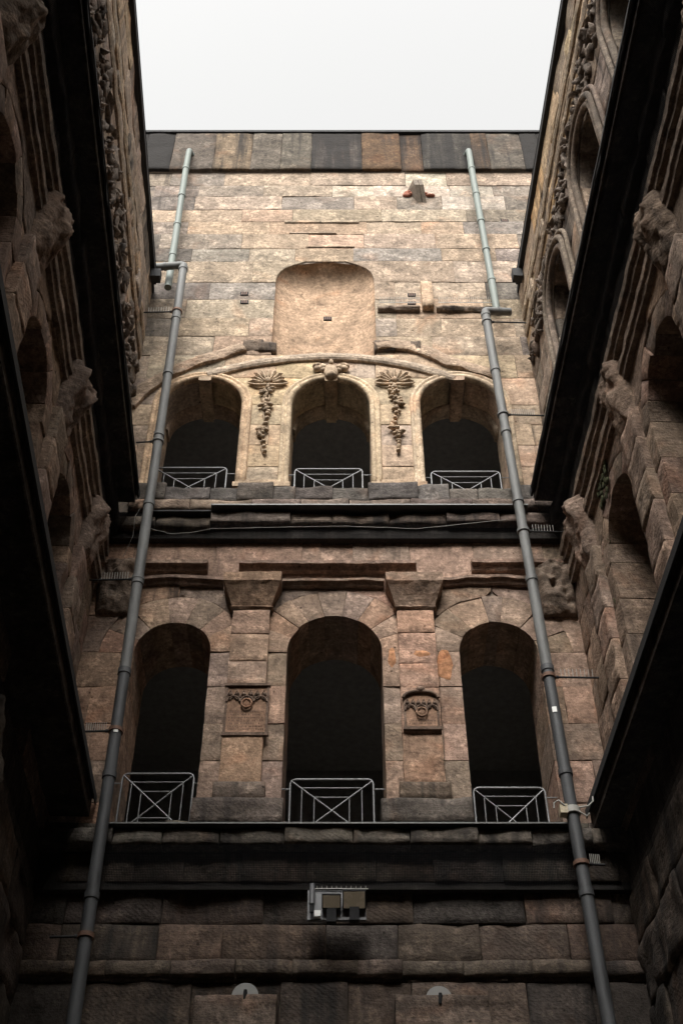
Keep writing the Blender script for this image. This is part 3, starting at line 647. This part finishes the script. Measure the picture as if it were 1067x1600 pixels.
def side_wall(fr, xD, label, right):
    loc = fr.p(8, 0, 0); root = empty('courtyard_wall', loc); tag(root, label, 'wall')
    E_ = 14.47; nL, zL = (.49, 16.6) if not right else (.50, 16.6); nl, zl = (.56, 10.8) if not right else (.37, 10.56)
    BR, BR2 = (.235, .17, .127), (.19, .142, .11)
    def c1(s, z): return jit(pick(BR, BR2, (.26, .18, .13), (.24, .165, .125)), .15, rnd.uniform(.05, .45))
    def c2(s, z):
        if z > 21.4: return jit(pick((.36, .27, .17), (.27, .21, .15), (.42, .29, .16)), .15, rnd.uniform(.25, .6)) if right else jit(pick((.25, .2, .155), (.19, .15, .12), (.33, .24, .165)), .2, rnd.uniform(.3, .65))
        return jit(pick((.24, .19, .15), (.17, .14, .115), (.29, .22, .16)), .15, rnd.uniform(.25, .6))
    cs = (3.95, 6.52, 9.12, 11.70)
    ar1 = [dict(c=c, r=.72, zs=13.32, zb=9.9, vw=.32, nv=7) for c in cs]
    storey('lower_arcade_masonry', root, fr, 3.0, E_, 10.1, 15.3, ar1, .62, (.7, 1.6), c1, 1.1, ROUGH, .014, .010, None, (-10, E_))
    # ground storey, mostly in darkness
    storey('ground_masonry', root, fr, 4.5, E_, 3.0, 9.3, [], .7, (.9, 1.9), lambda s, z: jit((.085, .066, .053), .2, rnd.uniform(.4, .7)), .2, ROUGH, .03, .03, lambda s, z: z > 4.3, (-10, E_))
    # broken half columns in the ground storey
    for s in (7.8, 10.4):
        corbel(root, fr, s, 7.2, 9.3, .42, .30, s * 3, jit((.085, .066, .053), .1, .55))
    m = MB(); m.box(fr, -10, E_, -1.1, -.05, 0, 3.0); m.build('ground_footing', STONE, root, (.15, .115, .09, .4), False)
    # pilaster strips, eroded capitals, architrave fasciae
    for i, s in enumerate((5.23, 7.82, 10.41, 13.02)):
        zz = [10.9, 11.5, 12.2, 12.75, 13.35, 13.95]
        for z0, z1 in zip(zz[:-1], zz[1:]):
            SEED[0] += 1; patch('pilaster_stone', fr, lambda u, v: (s - .3 + .6 * u, z0 + (z1 - z0) * v), .6, z1 - z0, .12, .2, root, c1(0, 0), ROUGH, .022, .03, SEED[0], .1)
        corbel(root, fr, s + .1, 13.95, 15.12, .36, .33, s + (40 if right else 0), jit((.19, .14, .108), .15, .35))
    long_bar(root, 'architrave_moulding', fr, 3.0, E_ - .2, 14.62, [(0, -.03), (0, .07), (.11, .075), (.115, .11), (.22, .115), (.225, -.03)], (.20, .15, .115, .4), .018, ROUGH)
    long_bar(root, 'architrave_moulding', fr, 3.0, E_ - .2, 15.08, [(0, -.03), (0, .12), (.12, .125), (.125, .17), (.25, .175), (.255, -.03)], (.17, .13, .10, .45), .018, ROUGH)
    # entablature behind the net and the ledge slab
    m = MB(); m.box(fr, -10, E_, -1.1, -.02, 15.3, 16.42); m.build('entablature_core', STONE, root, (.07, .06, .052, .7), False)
    for z0, z1, nn in ((15.42, 15.85, .10), (15.87, 16.25, .2)):
        x = 5.0
        while x < E_ - .3:
            L = min(rnd.uniform(.9, 1.7), E_ - x); SEED[0] += 1
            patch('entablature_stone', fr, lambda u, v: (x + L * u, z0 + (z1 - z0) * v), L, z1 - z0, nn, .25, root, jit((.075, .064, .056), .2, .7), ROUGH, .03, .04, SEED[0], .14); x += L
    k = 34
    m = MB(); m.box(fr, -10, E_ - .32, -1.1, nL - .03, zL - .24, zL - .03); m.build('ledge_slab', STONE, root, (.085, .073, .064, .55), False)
    m = MB(); m.box(fr, -10, E_ - .30, -1.0, nL + .02, zL - .028, zL + .0); m.sweep(fr, [(-10 + (E_ - .3 + 10) * i / 90, zL - .1, 0, 1) for i in range(91)], [(0, nL - .02), (-.02, nL + .02), (.06, nL + .03), (.125, nL + .025)], .012); m.build('ledge_flashing', DARKMETAL, root, None, False)
    m = MB(); m.tube([fr.p(s, nL + .035 + .012 * noise.noise(Vector((s * 2, 0, 0))), zL - .09 + .015 * noise.noise(Vector((s * 1.3, 4, 0)))) for s in [-10 + i * .3 for i in range(int((E_ + 9.7) / .3) + 1)]], .011, 5); m.build('flashing_bead', LIPMETAL, root)
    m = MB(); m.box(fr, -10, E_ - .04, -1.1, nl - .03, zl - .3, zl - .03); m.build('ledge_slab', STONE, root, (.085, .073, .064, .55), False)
    m = MB(); m.box(fr, -10, E_ - .05, -1.0, nl + .02, zl - .028, zl); m.box(fr, -10, E_ - .05, nl + .021, nl + .035, zl - .12, zl + .005); m.build('ledge_flashing', DARKMETAL, root, None, False)
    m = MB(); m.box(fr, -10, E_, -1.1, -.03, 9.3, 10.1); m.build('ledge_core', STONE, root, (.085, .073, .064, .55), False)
    # upper storey
    cu = (4.1, 6.75, 9.32, 11.88)
    ar2 = [dict(c=c, r=.66, zs=19.36, zb=16.5) for c in cu] if right else []
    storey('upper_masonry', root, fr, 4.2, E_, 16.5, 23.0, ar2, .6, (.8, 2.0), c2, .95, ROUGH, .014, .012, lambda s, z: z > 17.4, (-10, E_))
    if right:
        for c in cu[1:]:
            for dr, n1, rr in ((.03, .10, .06), (.17, .14, .055), (.29, .10, .04)):
                P = arch_path(c, .66 + dr, 19.36, 17.2, 24); pts = [fr.p(a, n1 - .02, z) for a, z, _, _ in P]
                m = MB(); m.tube(pts, rr, 8); m.build('arch_roll_moulding', STONE, root, jit((.17, .135, .105), .1, .45))
    # carved, crumbling foliage frieze
    m = MB(); rg = random.Random(5 + right); x = 6.0; zf0, zf1 = (20.2, 21.0) if right else (18.9, 20.2)
    while x < E_ - .2:
        for i in range(5):
            z = rg.uniform(zf0, zf1); q = fr.p(x + rg.uniform(-.15, .15), .02, z)
            if right and min(abs(x - c) for c in cu) < .5 and z < 20.35: continue
            d = (fr.S * rg.uniform(-1, 1) + Zv * rg.uniform(-1, 1)).normalized(); e = d.cross(fr.N).normalized()
            m.lump(q, (d * rg.uniform(.06, .24), fr.N * rg.uniform(.05, .10), e * rg.uniform(.02, .07)), x + i, .9, 8, 6)
        x += .2
    m.build('carved_frieze', ROUGH, root, (.15, .12, .098, .45))
    zc = 21.3 if right else 20.6
    long_bar(root, 'cornice_moulding', fr, 4.2, E_ - .1, zc, [(0, -.03), (0, .035), (.06, .05), (.17, .055), (.2, .03), (.24, -.03)], (.24, .185, .135, .35), .02, ROUGH)
    long_bar(root, 'cornice_moulding', fr, 4.2, E_ - .1, zc + .55, [(0, -.03), (.02, .03), (.10, .05), (.2, .045), (.26, -.03)], (.27, .21, .15, .35), .02, ROUGH)
    # projecting masts of broken stone
    for i in range(7):
        s = 6.8 + i * 1.05 + rg.uniform(-.3, .3); z0 = rg.uniform(zc + .1, zc + .9); h = rg.uniform(.2, .5); L = rg.uniform(.3, .8); SEED[0] += 1
        patch('proud_stone', fr, lambda u, v: (s + L * u, z0 + h * v), L, h, .045, .2, root, c2(s, 22), ROUGH, .03, .03, SEED[0], .08)
    # roof and gutter
    m = MB(); m.box(fr, -10, E_, -6, .03, 23.0, 23.12); m.build('roof_slab', DARKMETAL, root, None, False)
    m = MB(); m.box(fr, -10, E_ - .2, .031, .085, 23.02, 23.17); m.tube([fr.p(-10, .085, 23.16), fr.p(E_ - .2, .085, 23.16)], .012, 6); m.build('gutter', DARKMETAL, root, None, False)
    room(root, fr, -10, E_ + .4, -1.09, -5, 10.0, 14.7); room(root, fr, -10, E_ + .4, -.94, -5, 16.7, 20.5)
    m = MB(); m.box(fr, -10, E_ + .4, -5.4, -5.05, 0, 23); m.build('outer_shell', MORTAR, root, None, False)
    return (nL, zL, nl, zl)
dl = side_wall(FL, XL, 'shaded side wall on the left, plain above its long black ledge', False)
dr = side_wall(FR, XR, 'weathered side wall on the right with moulded round arches above its black ledge', True)
net(None, FL, 3.5, 14.2, dl[0] - .02, dl[1] - .13, .10, 15.36, .02, 'black net under the upper ledge of the left wall')
net(None, FL, 3.5, 14.2, dl[2] - .02, dl[3] - .15, .10, 9.2, .03, 'black net under the lower ledge of the left wall')
net(None, FR, 3.5, 14.2, dr[0] - .02, dr[1] - .13, .10, 15.36, .02, 'black net under the upper ledge of the right wall')
net(None, FR, 3.5, 14.2, dr[2] - .02, dr[3] - .15, .10, 9.2, .03, 'black net under the lower ledge of the right wall')
net(None, FE, -3.25, 3.0, .31, 15.94, .12, 15.70, .01, 'black net under the upper ledge of the end wall')
net(None, FE, -3.15, 3.05, .34, 9.90, .18, 9.40, .01, 'black net under the lower ledge of the end wall')
# corner capitals on the end wall
for sgn, q in ((-1, (185, 920)), (1, (868, 925))):
    a, z = px(*q); corbel(end, FE, a, z - .55, z + .45, .36, .34, 60 + sgn, (.16, .12, .092, .4))
# moss on the right wall
m = MB()
for i in range(26):
    t = i / 25; m.lump(FR.p(12.25 + .5 * t + rnd.uniform(-.08, .08), -.02 - rnd.uniform(0, .06), 14.0 - 1.7 * t * t - rnd.uniform(0, .15)), (FR.S * .04, FR.N * .03, Zv * .07), i, .5, 7, 5)
for i in range(24): m.lump(FR.p(11.9 + rnd.uniform(-.25, .35), .03, 14.35 + rnd.uniform(-.2, .35)), (FR.S * .05, FR.N * .022, Zv * .06), i, .5, 7, 5)
MOSS = plain_mat('moss', (.055, .058, .02), 1, 0, .5, 30, .02)
tag(m.build('moss', MOSS, None), 'green moss growing round an arch of the right wall', 'moss', None, 'stuff')
# rear wall behind the viewer closes the court
m = MB(); m.box(FE, -8, 8, D + 10, D + 11, 0, 30)
tag(m.build('wall_rear', STONE, None, (.33, .26, .19, .1), False), None, None, None, 'structure')
# ------------------------------------------------------------------ downpipes
YP = 13.93
def v3(q, Y): a, z = px(*q, Y); return Vector((a, Y, z))
def downpipe(label, p_bot, p_top, r, head, brackets, mat, seglen=1.75, sticker=None, outlet=False):
    root = empty('downpipe', p_bot); tag(root, label, 'pipe', 'rainwater pipes')
    L = (p_top - p_bot).length; k = max(1, round(L / seglen)); d = (p_top - p_bot) / L
    for i in range(k):
        a, b = p_bot.lerp(p_top, i / k), p_bot.lerp(p_top, (i + 1) / k); m = MB()
        m.tube([a - d * .03, b - d * .002], r - .004 + rnd.uniform(-.003, .003), 20); mt = IRON if a.z < 12.3 and mat is ZINC else mat; sg = m.build('pipe_segment', mt, root)
        m = MB(); m.tube([b - d * .10, b - d * .095, b - d * .012, b - d * .008], r + .009, 20); m.build('socket_ring', mt, sg)
    if head:
        pts = [p_top - d * .02] + [p_top + Vector(q) for q in head]; m = MB()
        sm = [pts[0]]
        for i in range(1, len(pts) - 1):
            a, b, c_ = pts[i - 1], pts[i], pts[i + 1]; t0 = b + (a - b).normalized() * min(.09, (a - b).length * .45); t1 = b + (c_ - b).normalized() * min(.09, (c_ - b).length * .45)
            sm += [t0.lerp(b, q).lerp(b.lerp(t1, q), q) for q in (0, .25, .5, .75, 1)]
        sm.append(pts[-1]); m.tube(sm, r * .93, 18); e = m.build('elbow', mat, root)
        m = MB(); q0 = sm[-2].lerp(sm[-1], .4); dd = (sm[-1] - sm[-2]).normalized(); m.tube([q0, q0 + dd * .05], r * .93 + .012, 18); m.build('socket_ring', mat, e)
    for (y, xe, sp, up) in brackets:
        t = None; lo, hi = 0, 1
        for _ in range(40):
            mid = (lo + hi) / 2; P = p_bot.lerp(p_top, mid); v = ((P.z - 1.6) * CP - P.y * SP) / ((P.z - 1.6) * SP + P.y * CP); yy = 800 - v * F_
            if yy > y: lo = mid
            else: hi = mid
        P = p_bot.lerp(p_top, lo); m = MB(); m.tube([P - d * .03, P - d * .028, P + d * .028, P + d * .03], r + .016, 20); cl = m.build('clamp', RUST if rnd.random() < .5 else ZINC, root)
        E = v3((xe, y), YP); sgn = 1 if E.x > P.x else -1
        S_ = P + Vector((sgn * (r + .005), 0, 0)); E = Vector((E.x, P.y + .02, S_.z + (E.z - P.z)))
        m = MB(); m.tube([S_, E], .016, 6); m.tube([S_ - Vector((sgn * .04, 0, 0)), S_ + Vector((sgn * .05, 0, 0))], .026, 6); br = m.build('bracket', DARKMETAL, root)
        if sp: spikes(br, S_.lerp(E, .08), S_.lerp(E, .75), (0, -.2, 1), sp, .13)
    if sticker:
        P = v3(sticker, YP); m = MB(); t = min(1, max(0, (P - p_bot).dot(d) / L)); C_ = p_bot + d * t * L
        V = []; 
        for i in range(5):
            an = -R(90) - .35 + .7 * i / 4 + (.2 if C_.x < 0 else -.2)
            for h in (-.045, .045): V.append(C_ + Vector((math.cos(an), math.sin(an), 0)) * (r + .006) + d * h)
        mesh_obj('sticker', V, [(2 * i, 2 * i + 2, 2 * i + 3, 2 * i + 1) for i in range(4)], STICK, root)
    return root
pb, pt = v3((114, 1605), YP), v3((287, 418), YP)
pb = pt + (pb - pt) * (pt.z / (pt.z - pb.z)) * .985
downpipe('long grey downpipe on the left side, in front of both ledges', pb, pt, .087, [(0, 0, .10), (-.78, .05, .06)], [(487, 217, 9, 1), (690, 213, 0, 1), (905, 140, 11, 1), (1142, 120, 10, 1), (1463, 78, 0, 1)], ZINC, 1.7, (188, 1145))
pb, pt = v3((952, 1605), YP), v3((758, 490), YP)
pb = pt + (pb - pt) * (pt.z / (pt.z - pb.z)) * .985
rp = downpipe('long grey downpipe on the right side, with cable box near lower ledge', pb, pt, .087, [(0, 0, .09), (.52, .10, .20)], [(503, 822, 0, 1), (648, 850, 12, 1), (830, 880, 8, 1), (1058, 950, 9, 1), (1350, 945, 6, 1)], ZINC, 1.7, (866, 1114))
YU = 14.22
downpipe('short greenish downpipe high on the left below the frieze', v3((263, 448), YU), v3((291, 262), YU), .078, [(0, 0, .85), (.03, .28, 1.02)], [], GREENZINC, 1.15)
downpipe('short greenish downpipe high on the right below the frieze', v3((776, 486), YU), v3((736, 262), YU), .078, [(0, 0, .85), (-.03, .28, 1.02)], [], GREENZINC, 1.15)
# gutter outlets where the elbows enter
for fr, x_ in ((FL, XL), (FR, XR)):
    m = MB(); m.box(fr, 13.85, 14.03, .02, .22, 22.72, 22.99); o = m.build('rain_hopper', DARKMETAL, None, None, False)
    tag(o, 'small dark rainwater box at the end of the %s gutter' % ('left' if fr is FL else 'right'), 'rainwater box', 'rainwater boxes')
# cable box tied to the right pipe
P = v3((893, 1268), YP); cb = empty('cable_box', P); tag(cb, 'small cable box with curling white wires tied to the right downpipe', 'cable box')
m = MB(); m.box(FE, P.x - .17, P.x - .07, -YP + D - .02, -YP + D + .11, P.z - .08, P.z + .05); m.build('box', plain_mat('cream_plastic', (.45, .38, .26), .6), cb, None, False)
m = MB(); m.tube([P + Vector((0, 0, q)) for q in (-.05, -.04, .03, .04)], .112, 16); m.build('strap', WIRE, cb)
for pts in ([(-.1, -.11, .02), (-.18, -.13, .09), (-.24, -.12, .06), (-.25, -.11, -.02)], [(.08, -.1, 0), (.2, -.12, .01), (.27, -.12, .08), (.28, -.1, .16)], [(.06, -.11, -.06), (.16, -.12, -.14), (.2, -.12, -.1)]):
    m = MB(); m.tube([P + Vector(q) for q in pts], .011, 6); m.build('wire', WIRE, cb)
# ------------------------------------------------------------------ railings
def railing(c, w_, zb, zt, Y, label):
    root = empty('railing', (c, Y, zb)); tag(root, label, 'railing', 'steel guard rails in the arches')
    hw = w_ / 2; P = lambda a, z: Vector((c + a, Y, z)); r = .0125
    m = MB(); q = .07
    m.tube([P(-hw, zb)] + [P(-hw, zt - q), P(-hw + q * .3, zt - q * .3), P(-hw + q, zt), P(hw - q, zt), P(hw - q * .3, zt - q * .3), P(hw, zt - q)] + [P(hw, zb)], r + .003, 8); m.build('frame', STEEL, root)
    H = zt - zb
    for sg in (-1, 1):
        m = MB(); m.tube([P(sg * hw * .97, zt - .03), P(-sg * hw * .97, zb + .03)], r, 8); m.build('diagonal_bar', STEEL, root)
    for f in (.28, .58):
        a = hw * (1 - f); z = zt - H / 2 * f
        m = MB(); m.tube([P(-a, z), P(a, z)], r - .004, 6); m.build('rail', STEEL, root)
        m = MB(); m.tube([P(-a, zb + H / 2 * f), P(a, zb + H / 2 * f)], r - .004, 6); m.build('rail', STEEL, root)
        for sg in (-1, 1): m = MB(); m.tube([P(sg * a, z), P(sg * a, zb)], r - .004, 6); m.build('baluster', STEEL, root)
    m = MB(); m.tube([P(-hw, zb + .02), P(hw, zb + .02)], r, 6); m.build('rail', STEEL, root)
    for sg in (-1, 1): m = MB(); m.tube([P(sg * hw, zt - .16), P(sg * (hw + .16), zt - .16)], r - .003, 6); m.build('wall_fixing', STEEL, root)
YR = 14.58
for (x0, x1, yt, lab) in ((193, 304, 1209, 'left'), (454, 583, 1218, 'middle'), (739, 850, 1231, 'right')):
    a0, zt = px(x0, yt, YR); a1, _ = px(x1, yt, YR)
    railing((a0 + a1) / 2, a1 - a0, zt - 1.0, zt, YR, 'crossed steel railing in the %s arch of the lower row' % lab)
for (x0, x1, yt, lab) in ((243, 355, 731, 'left'), (461, 566, 733, 'middle'), (673, 780, 737, 'right')):
    a0, zt = px(x0, yt, YR); a1, _ = px(x1, yt, YR)
    railing((a0 + a1) / 2, a1 - a0, zt - 1.0, zt, YR, 'crossed steel railing in the %s arch of the upper row' % lab)
# ------------------------------------------------------------------ inscribed tablets
def tablet(q0, q1, q2, q3, label, pointed):
    a0, z1 = px(q0, q2); a1, z0 = px(q1, q3); c = (a0 + a1) / 2; w_ = a1 - a0; h = z1 - z0
    root = empty('stone_tablet', FE.p(c, .1, z0)); tag(root, label, 'tablet', 'inscribed stone tablets')
    col = (.25, .155, .105, .1); dk = (.15, .105, .08, .35)
    n0 = .098
    m = MB(); m.box(FE, a0 + .03, a1 - .03, .09, n0 + .02, z0 + .02, z1 - .05); m.build('panel', SMOOTH, root, col, False)
    m = MB()
    for (b0, b1) in ((a0, a0 + .035), (a1 - .035, a1)): m.box(FE, b0, b1, .09, n0 + .035, z0 + .02, z1 - (.12 if pointed else .04))
    m.box(FE, a0 - .02, a1 + .02, .09, n0 + (.07 if pointed else .035), z0 - .03, z0 + .02)
    if not pointed: m.box(FE, a0 - .02, a1 + .02, .09, n0 + .06, z1 - .045, z1)
    m.build('frame', SMOOTH, root, dk, False)
    m = MB(); zt = z1 - .07
    if pointed:
        m.tube([FE.p(c + w_ * .5 * math.cos(R(180 - 180 * i / 12)), n0 + .05, z1 - .16 + .12 * math.sin(R(180 * i / 12))) for i in range(13)], .028, 6); m.lump(FE.p(c, n0 + .05, z1 - .01), (X * .07, Nn * .05, Zv * .05), 1, .2); zt = z1 - .12
    for i in range(3):
        cc = c + (i - 1) * w_ * .31
        m.tube([FE.p(cc + w_ * .15 * math.cos(R(180 * j / 8)), n0 + .04, zt - .26 + .10 * math.sin(R(180 * j / 8))) for j in range(9)], .016, 5)
    for i in range(6):
        cc = c + (i - 2.5) * w_ * .155
        m.tube([FE.p(cc - w_ * .075, n0 + .035, zt - .16), FE.p(cc, n0 + .05, zt - .06), FE.p(cc + w_ * .075, n0 + .035, zt - .16), FE.p(cc, n0 + .04, zt - .22), FE.p(cc - w_ * .075, n0 + .035, zt - .16)], .012, 5)
        m.lump(FE.p(cc, n0 + .04, zt - .13), (X * .03, Nn * .03, Zv * .03), i, .2, 6, 4)
    m.build('tracery', SMOOTH, root, dk, True)
    m = MB(); m.tube([FE.p(c + .075 * math.cos(R(30 * j)), n0 + .06, zt - .30 + .075 * math.sin(R(30 * j))) for j in range(13)], .016, 5); m.lump(FE.p(c, n0 + .03, zt - .30), (X * .065, Nn * .03, Zv * .065), 4, .1); m.build('roundel', SMOOTH, root, col)
    # weathered inscription: rows of cut strokes, no longer legible
    m = MB(); rg = random.Random(int(q0)); z = zt - .42
    while z > z0 + .06:
        x = a0 + .07
        while x < a1 - .07:
            wl = rg.uniform(.006, .016)
            if rg.random() < .82: m.box(FE, x, x + wl, n0 + .0195, n0 + .0235, z - rg.uniform(.012, .02), z + rg.uniform(.008, .014))
            x += wl + rg.uniform(.006, .014)
        z -= .052
    m.build('inscription', SMOOTH, root, (.12, .08, .06, .3), False)
tablet(355, 418, 1077, 1154, 'inscribed tablet with square traceried top, on the left pilaster', False)
tablet(629, 687, 1086, 1147, 'inscribed tablet with a curved traceried hood, on the right pilaster', True)
# ------------------------------------------------------------------ floodlight
YF = 14.12
fl = empty('floodlight_unit', v3((528, 1436), YF)); tag(fl, 'grey twin floodlight unit fixed under the lower ledge', 'floodlight')
def fbox(q0, q1, y0, y1, Y0, Y1, name, mat, par):
    a0, z1 = px(q0, y0, Y0); a1, z0 = px(q1, y1, Y0); m = MB(); m.box(FE, a0, a1, D - Y1, D - Y0, z0, z1); return m.build(name, mat, par, None, False)
bp = fbox(481, 572, 1391, 1437, YF, YF + .06, 'back_plate', PLATE, fl)
for (q0, q1, y0, y1) in ((503, 533, 1402, 1419), (535, 572, 1397, 1419)):
    c0, z1 = px(q0, y0, YF - .1); c1, z0 = px(q1, y1, YF - .1); hw = (c1 - c0) / 2; hh = (z1 - z0) * .60; cz = (z0 + z1) / 2
    ft = Frame(((c0 + c1) / 2, YF - .13, cz), (1, 0, 0), (0, -.82, -.57), (0, -.57, .82))      # lamps look down into the court
    m = MB(); m.box(ft, -hw, hw, -.09, 0, -hh, hh); m.box(ft, -hw * .8, hw * .8, -.14, -.09, -hh * .8, hh * .8); lb = m.build('lamp_housing', BLACKP, fl, None, False)
    m = MB(); m.box(ft, -hw + .015, hw - .015, 0, .006, -hh + .015, hh - .015); m.build('lamp_glass', GLASS, lb, None, False)
    m = MB(); m.box(FE, (c0 + c1) / 2 - .06, (c0 + c1) / 2 + .06, D - YF, D - YF + .09, cz - .24, cz - .05); m.build('lamp_bracket', BLACKP, fl, None, False)
a, z = px(487.5, 1407, YF - .08); m = MB(); m.tube([(a, YF - .08, z - .05), (a, YF - .08, z + .22)], .036, 14); cy = m.build('control_tube', PLATE, fl)
m = MB(); m.tube([(a, YF - .08, z - .16), (a, YF - .08, z - .052)], .026, 12); m.build('cable_gland', BLACKP, cy)
fbox(491, 501, 1422, 1431, YF - .07, YF, 'switch_box', WHITEP, fl)
spikes(fl, Vector((px(484, 1390, YF)[0], YF - .02, px(484, 1390, YF)[1])), Vector((px(575, 1390, YF)[0], YF - .02, px(484, 1390, YF)[1])), (0, -.3, 1), 12, .035)
# round lamps behind the corbel stones
for q, lab in (((383, 1556), 'left'), ((686, 1561), 'right')):
    a, z = px(*q, 14.3); ro = empty('disc_lamp', (a, 14.3, z)); tag(ro, 'pale round lamp behind the %s corbel stone at the bottom' % lab, 'lamp', 'round lamps on the corbels')
    m = MB(); m.tube([(a, 14.33, z), (a, 14.315, z), (a, 14.30, z)], .16, 28); m.build('disc', plain_mat('lamp_disc', (.17, .168, .16), .6, 0, .15, 9, 0), ro, None, False)
    m = MB(); m.tube([(a, 14.30, z - .02), (a + .01, 14.20, z + .0)], .026, 12); m.tube([(a, 14.22, z - .09), (a + .01, 14.2, z + .03)], .02, 8); m.build('stem', BLACKP, ro)
# ------------------------------------------------------------------ loose net cords
def cord(pts, Y, label):
    P = [v3(q, y) for q, y in zip(pts, Y)]; out = []
    for i in range(len(P) - 1):
        for j in range(6): out.append(P[i].lerp(P[i + 1], j / 6) + Vector((noise.noise(P[i] + Vector((j, 0, 0))) * .01, 0, noise.noise(P[i] + Vector((0, j, 0))) * .01)))
    out.append(P[-1]); m = MB(); m.tube(out, .0035, 5); tag(m.build('net_cord', WIRE), label, 'cord', 'loose net cords')
cord([(219, 795), (211, 808), (209, 835), (199, 858), (193, 870)], [13.9, 13.95, 14.1, 14.2, 14.3], 'pale loose cord hanging at the upper ledge corner beside the left pipe')
cord([(236, 826), (268, 834), (300, 832), (330, 826), (420, 824), (540, 822), (650, 826), (790, 812)], [14.1] * 8, 'long pale cord running under the upper ledge of the end wall')
